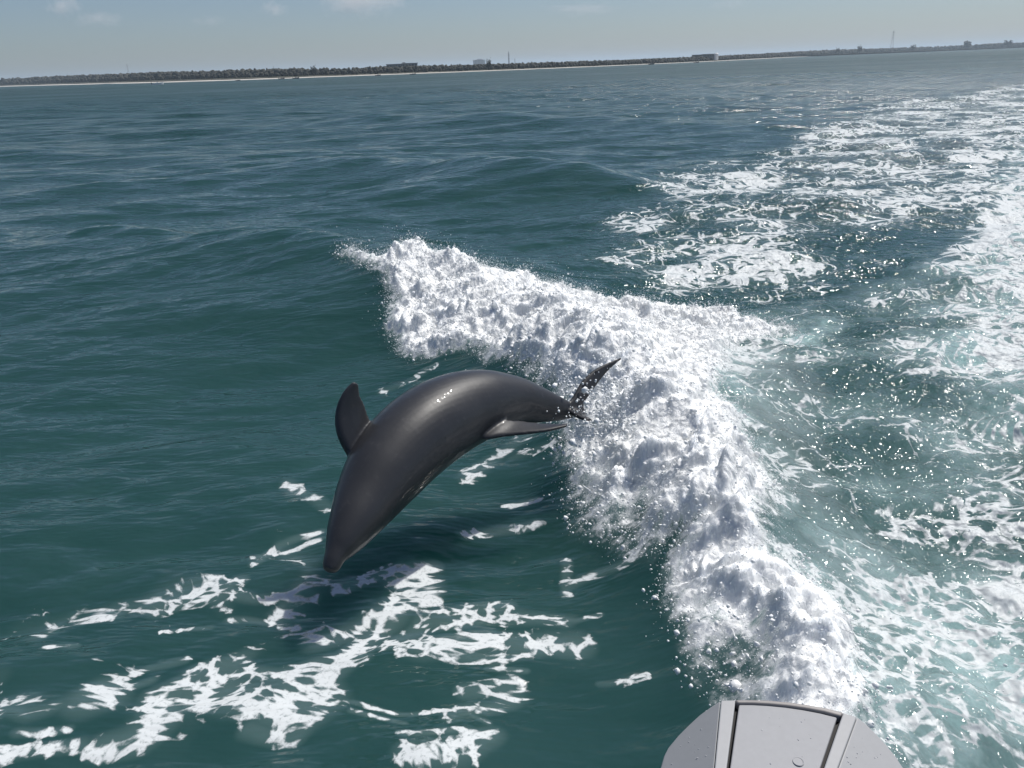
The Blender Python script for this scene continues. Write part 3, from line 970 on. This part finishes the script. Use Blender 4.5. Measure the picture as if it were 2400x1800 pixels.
def building(px, dist, w, d, h, label, floors, bays, mat, roofbox=None):
    loc, rz = shore_at(px, dist, 1.0)
    root = empty('shore_building', loc, rz)
    tag(root, label, 'building')
    box_part('wall', [((0, d / 2, h / 2), (w, d, h))], mat, root)
    box_part('roof', [((0, d / 2, h + .25), (w + .8, d + .8, .5))], CONC, root)
    me = None
    for f in range(floors):
        for b in range(bays):
            x = -w / 2 + (b + .5) * w / bays
            z = h * (f + .55) / floors
            if me is None:
                o = box_part('window', [((0, 0, 0), (w / bays * .55, .3, h / floors * .5))], DARKW, root); me = o.data
            else:
                o = bpy.data.objects.new('window', me); COL.objects.link(o); o.parent = root
            o.location = (x, -.05, z)
    if roofbox:
        box_part('roof_house', [((roofbox[0], d / 2, h + .5 + roofbox[2] / 2), (roofbox[1], d * .5, roofbox[2]))], mat, root)
    return root


building(925, 640, 12, 8, 5.6, 'long low grey building rising above the trees, its left wing', 2, 6, CONC)
building(960, 645, 11.5, 8, 5.9, 'long low grey building rising above the trees, its right wing with roof house', 2, 5, CONC, (-4.2, 2.2, .6))
building(1123, 2500, 34, 20, 20, 'pale hazy block building left of the tall tower', 7, 8, WHITE, (2, 16, 2.5))
building(1633, 900, 10, 8, 5.2, 'left of the two low dark shore buildings', 2, 5, simple_mat('brown_cladding', (.16, .15, .14), .8), None)
building(1659, 900, 12, 8, 5.5, 'low dark shore building beside the white tank', 2, 5, simple_mat('grey_cladding', (.19, .19, .19), .8), None)


def make_tank():
    loc, rz = shore_at(1678, 890, 1.0)
    root = empty('storage_tank', loc, rz)
    tag(root, 'small white domed tank at the end of the shore buildings', 'tank')
    bm = bmesh.new()
    bmesh.ops.create_cone(bm, cap_ends=True, segments=20, radius1=1.9, radius2=1.9, depth=5.0, matrix=Matrix.Translation((0, 0, 2.5)))
    me = bpy.data.meshes.new('shell'); bm.to_mesh(me); bm.free(); link_mesh('shell', me, WHITE, root, False)
    bm = bmesh.new()
    bmesh.ops.create_uvsphere(bm, u_segments=20, v_segments=10, radius=2.1, matrix=Matrix.Translation((0, 0, 5.0)) @ Matrix.Diagonal((1, 1, .75, 1)))
    me = bpy.data.meshes.new('dome'); bm.to_mesh(me); bm.free(); link_mesh('dome', me, WHITE, root)


make_tank()


def bar(bm, a, b, r):
    a, b = Vector(a), Vector(b)
    d = b - a
    M4 = Matrix.Translation((a + b) / 2) @ d.to_track_quat('Z', 'Y').to_matrix().to_4x4()
    bmesh.ops.create_cone(bm, cap_ends=True, segments=5, radius1=r, radius2=r, depth=d.length, matrix=M4)


def lattice(px, dist, h, base, top, r, label, arms=True, name='lattice_tower'):
    loc, rz = shore_at(px, dist, 0.5)
    root = empty(name, loc, rz)
    tag(root, label, 'tower')
    wz = lambda z: base + (top - base) * min(1, z / (h * .8))
    levels = np.linspace(0, h, 9)
    for sx, sy in ((1, 1), (1, -1), (-1, 1), (-1, -1)):
        bm = bmesh.new()
        for z0, z1 in zip(levels, levels[1:]):
            bar(bm, (sx * wz(z0), sy * wz(z0), z0), (sx * wz(z1), sy * wz(z1), z1), r)
        me = bpy.data.meshes.new('leg'); bm.to_mesh(me); bm.free(); link_mesh('leg', me, STEEL, root, False)
    bm = bmesh.new()
    for z0, z1 in zip(levels, levels[1:]):
        a, b = wz(z0), wz(z1)
        for s_ in (1, -1):
            bar(bm, (-a, s_ * a, z0), (b, s_ * b, z1), r * .6); bar(bm, (a, s_ * a, z0), (-b, s_ * b, z1), r * .6)
            bar(bm, (s_ * a, -a, z0), (s_ * b, b, z1), r * .6)
    me = bpy.data.meshes.new('bracing'); bm.to_mesh(me); bm.free(); link_mesh('bracing', me, STEEL, root, False)
    if arms:
        for k, z in enumerate((.68, .8, .92)):
            bm = bmesh.new(); bar(bm, (-base * .9, 0, h * z), (base * .9, 0, h * z), r * 1.1)
            me = bpy.data.meshes.new('cross_arm'); bm.to_mesh(me); bm.free(); link_mesh('cross_arm', me, STEEL, root, False)
    return root


lattice(2085, 2600, 54, 5.0, .9, .28, 'grey lattice power pylon behind the thin far right shore')
lattice(297, 2600, 43, 3.2, .8, .25, 'faint lattice mast above the trees near the left end', arms=False)
lattice(640, 2600, 26, 2.2, .6, .2, 'short faint mast just above the trees left of the boats', arms=False)


def stack(px, dist, h, r0, r1, label):
    loc, rz = shore_at(px, dist, 0.5)
    root = empty('tower', loc, rz)
    tag(root, label, 'tower')
    bm = bmesh.new()
    bmesh.ops.create_cone(bm, cap_ends=True, segments=14, radius1=r0, radius2=r1, depth=h, matrix=Matrix.Translation((0, 0, h / 2)))
    me = bpy.data.meshes.new('shaft'); bm.to_mesh(me); bm.free(); link_mesh('shaft', me, CONC, root, False)
    for z in (.55, .82):
        bm = bmesh.new()
        bmesh.ops.create_cone(bm, cap_ends=True, segments=14, radius1=r0 * 1.35, radius2=r0 * 1.35, depth=.9, matrix=Matrix.Translation((0, 0, h * z)))
        me = bpy.data.meshes.new('platform'); bm.to_mesh(me); bm.free(); link_mesh('platform', me, STEEL, root, False)
    bm = bmesh.new(); bar(bm, (0, 0, h), (0, 0, h * 1.1), r1 * .3)
    me = bpy.data.meshes.new('antenna'); bm.to_mesh(me); bm.free(); link_mesh('antenna', me, STEEL, root, False)


stack(1193, 2500, 38, 2.1, 1.5, 'tall slim grey tower standing above the middle of the shore')
stack(1207, 2500, 21, 1.0, .7, 'short thin mast just right of the tall tower')


def tree(px, dist, h, w, label, seed):
    r_ = np.random.default_rng(seed)
    loc, rz = shore_at(px, dist, .8)
    root = empty('shore_tree', loc, rz)
    tag(root, label, 'tree', 'trees standing above the shore wood')
    bm = bmesh.new()
    pts = [(0, 0, 0), (.1 * h * r_.normal() * .3, 0, h * .35), (.1 * h * r_.normal() * .3, 0, h * .75)]
    for a, b, rr in ((pts[0], pts[1], .045), (pts[1], pts[2], .03)): bar(bm, a, b, rr * h)
    for k in range(5):
        bar(bm, pts[1] if k % 2 else pts[2], (r_.uniform(-.8, .8) * w / 2, r_.uniform(-.5, .5) * w / 2, h * r_.uniform(.65, .95)), .014 * h)
    me = bpy.data.meshes.new('trunk'); bm.to_mesh(me); bm.free()
    link_mesh('trunk', me, simple_mat('bark', (.06, .05, .04), .9), root, False)
    n = 150
    a = r_.uniform(0, 6.28, n); q = np.sqrt(r_.uniform(0, 1, n))
    C = np.stack([np.cos(a) * q * w / 2, np.sin(a) * q * w / 2, h * .62 + r_.normal(0, .17, n) * h], 1)
    V, F = scatter_blobs(C.astype(np.float32), (r_.uniform(.04, .10, n) * w).astype(np.float32), ICO1, .3)
    link_mesh('crown', np_mesh('crown', V, F), FOL, root, False)


tree(2260, 2150, 18, 15, 'largest lone tree standing out near the right end of the shore', 1)
tree(2011, 1700, 14, 9, 'flat-topped lone tree left of the lattice pylon', 2)
tree(1961, 1650, 11, 7, 'small rounded tree left of the flat-topped tree', 3)
tree(2135, 2000, 14, 10, 'low dark tree just right of the lattice pylon', 4)
tree(2355, 2250, 16, 18, 'broad tree at the far right end of the shore', 5)
tree(1145, 560, 6.6, 3.6, 'dark round tree right of the pale block building', 6)
tree(733, 620, 7.0, 4.0, 'small tree poking above the wood over the beach boats', 7)


# ------------------------------------------------------------------ boats off the beach
GEL = simple_mat('white_gelcoat', (.78, .78, .77), .25, .03, 2.0)
DHULL = simple_mat('dark_blue_hull_paint', (.05, .06, .08), .3, .1, 2.0)


def boat(px, py, length, label, rot, hull_mat, top):
    p = at_z(px, py, 0.0)
    _, rz = shore_at(px, 500)
    root = empty('motor_boat', (p[0], p[1], 0.0), rz + rot)
    tag(root, label, 'boat', 'boats off the beach')
    n = 13; V = []; F = []
    for k in range(n):
        u = k / (n - 1)
        b = .155 * length * (1 - max(0, (u - .45) / .55) ** 2.2) + .004 * length
        sh = (.13 + .08 * u ** 2) * length
        x = (u - .5) * length
        V += [(x, -b, sh), (x, -b * .85, 0), (x, 0, -.05 * length), (x, b * .85, 0), (x, b, sh), (x, b * .8, sh * .96), (x, -b * .8, sh * .96)]
    for k in range(n - 1):
        for j in range(7):
            F.append((k * 7 + j, k * 7 + (j + 1) % 7, (k + 1) * 7 + (j + 1) % 7, (k + 1) * 7 + j))
    F.append(tuple(range(6, -1, -1))); F.append(tuple((n - 1) * 7 + j for j in range(7)))
    link_mesh('hull', poly_mesh('hull', V, F), hull_mat, root, False)
    L_ = length
    box_part('console', [((-.03 * L_, 0, .15 * L_), (.12 * L_, .12 * L_, .12 * L_))], GEL, root)
    box_part('windscreen', [((.03 * L_, 0, .225 * L_), (.012 * L_, .13 * L_, .07 * L_))], DARKW, root)
    box_part('engine', [((-.52 * L_, 0, .12 * L_), (.07 * L_, .07 * L_, .15 * L_))], STEEL, root)
    if top:
        box_part('canopy', [((-.04 * L_, 0, .36 * L_), (.30 * L_, .24 * L_, .02 * L_))], hull_mat, root)
        for sx in (-.14, .06):
            for sy in (-.09, .09):
                bm = bmesh.new(); bar(bm, (sx * L_, sy * L_, .1 * L_), (sx * L_, sy * L_, .36 * L_), .008 * L_)
                me = bpy.data.meshes.new('post'); bm.to_mesh(me); bm.free(); link_mesh('post', me, STEEL, root, False)


boat(370, 198.3, 6.3, 'white motor boat off the beach, clear of the shoreline at the left', 0.15, GEL, False)
boat(660, 185.6, 3.8, 'dark small boat left of the canopy boat by the beach', .1, DHULL, False)
boat(694, 184.4, 4.0, 'dark boat with raised canopy close to the beach', -.2, DHULL, True)
boat(558, 189.2, 3.0, 'tiny dark boat leftmost of those touching the beach', .3, DHULL, False)
boat(886, 177.6, 3.2, 'small dark boat below the low grey building', .1, DHULL, True)
boat(968, 174.8, 3.4, 'small dark boat right of the low grey building', -.1, DHULL, False)
boat(1527, 151.6, 4.2, 'small dark boat off the thin middle-right shore', .1, DHULL, False)
boat(1632, 147.4, 3.8, 'small dark boat below the two shore buildings', .2, DHULL, False)


# ------------------------------------------------------------------ clouds
def cloud_material(name, dens, seed):
    M = Mat(name)
    M.t.nodes.remove(M.b)
    tc = M.n('ShaderNodeTexCoord').outputs['Object']
    ln_ = M.n('ShaderNodeVectorMath', operation='LENGTH'); M.ln(tc, ln_.inputs[0])
    sh = M.mapping(tc, (1.5, 1.5, .75), (0, 0, 0), (seed * 3.1, seed * 1.7, 0))
    nz = M.noise(sh, 1.7, 5.0, .6)
    fall = M.math('SUBTRACT', 1.0, ln_.outputs['Value'])
    v = M.math('ADD', M.math('MULTIPLY', fall, .75), M.math('MULTIPLY_ADD', nz.outputs[0], 1.5, -.95))
    d = M.math('MULTIPLY', M.sstep(v, .0, .6), dens * .7)
    pv = M.n('ShaderNodeVolumePrincipled')
    pv.inputs['Color'].default_value = (.95, .95, .96, 1)
    pv.inputs['Anisotropy'].default_value = .1
    M.ln(d, pv.inputs['Density'])
    M.ln(pv.outputs[0], M.t.nodes['Material Output'].inputs['Volume'])
    return M.m


for k, (px, py, dist, rx, rz_, dens, label) in enumerate((
        (150, 12, 9000, 170, 95, .008, 'small bright puff of cloud at the top left corner'),
        (233, 44, 9000, 230, 75, .004, 'faint flat cloud just below the top left puff'),
        (643, 20, 9000, 150, 75, .0065, 'small cloud puff left of the largest cloud'),
        (850, 2, 9000, 480, 150, .0065, 'largest white cloud at the top edge of the sky'),
        (490, 50, 9000, 200, 60, .0018, 'very faint wisp of cloud between the left puffs'),
        (1360, 22, 9500, 420, 70, .0022, 'faint thin cloud streak right of the largest cloud'),
        (1715, 8, 9500, 260, 70, .0016, 'faint cloud wisp at the top right'))):
    p = at_d(px, py, dist)
    v0, f0 = ICO2
    o = link_mesh('cloud', np_mesh('cloud', v0, f0), cloud_material('cloud_vapour', dens, k + 1))
    o.location = p
    o.scale = (rx * 1.35, rx, rz_ * 1.35)
    tag(o, label, 'cloud', 'clouds')


# ------------------------------------------------------------------ sea haze
def make_haze():
    M = Mat('sea_haze')
    M.t.nodes.remove(M.b)
    pv = M.n('ShaderNodeVolumePrincipled')
    pv.inputs['Color'].default_value = (.74, .87, 1.0, 1)
    pv.inputs['Density'].default_value = .00016
    pv.inputs['Anisotropy'].default_value = .2
    M.ln(pv.outputs[0], M.t.nodes['Material Output'].inputs['Volume'])
    bm = bmesh.new(); box_bm(bm, (0, 0, 34), (66000, 66000, 72))
    me = bpy.data.meshes.new('haze'); bm.to_mesh(me); bm.free()
    o = link_mesh('haze', me, M.m, None, False)
    tag(o, 'thin pale haze over the sea and the far shore', 'haze', kind='stuff')


make_haze()


# ------------------------------------------------------------------ drifting spray mist behind the breaking crest
def make_mist():
    M = Mat('spray_mist')
    M.t.nodes.remove(M.b)
    pv = M.n('ShaderNodeVolumePrincipled')
    pv.inputs['Color'].default_value = (.97, .98, .98, 1)
    pv.inputs['Density'].default_value = .22
    pv.inputs['Anisotropy'].default_value = .3
    M.ln(pv.outputs[0], M.t.nodes['Material Output'].inputs['Volume'])
    VV, FF, off = [], [], 0
    v0, f0 = ico(3)
    for px, py, z, a, b, c in ((1800, 1010, .35, .38, .7, .22), (1880, 1180, .30, .32, .55, .20), (1800, 880, .35, .45, .8, .20), (1960, 1330, .28, .35, .4, .18)):
        p = at_z(px, py, z)
        v = v0 * (1 + .18 * np.sin(v0[:, [0]] * 3 + px) * np.cos(v0[:, [1]] * 4)) * [a, b, c] + p
        VV.append(v); FF.append(f0 + off); off += len(v)
    o = link_mesh('spray_mist', np_mesh('spray_mist', np.concatenate(VV), np.concatenate(FF)), M.m)
    tag(o, 'thin white mist hanging just right of the breaking crest', 'mist', kind='stuff')


make_mist()
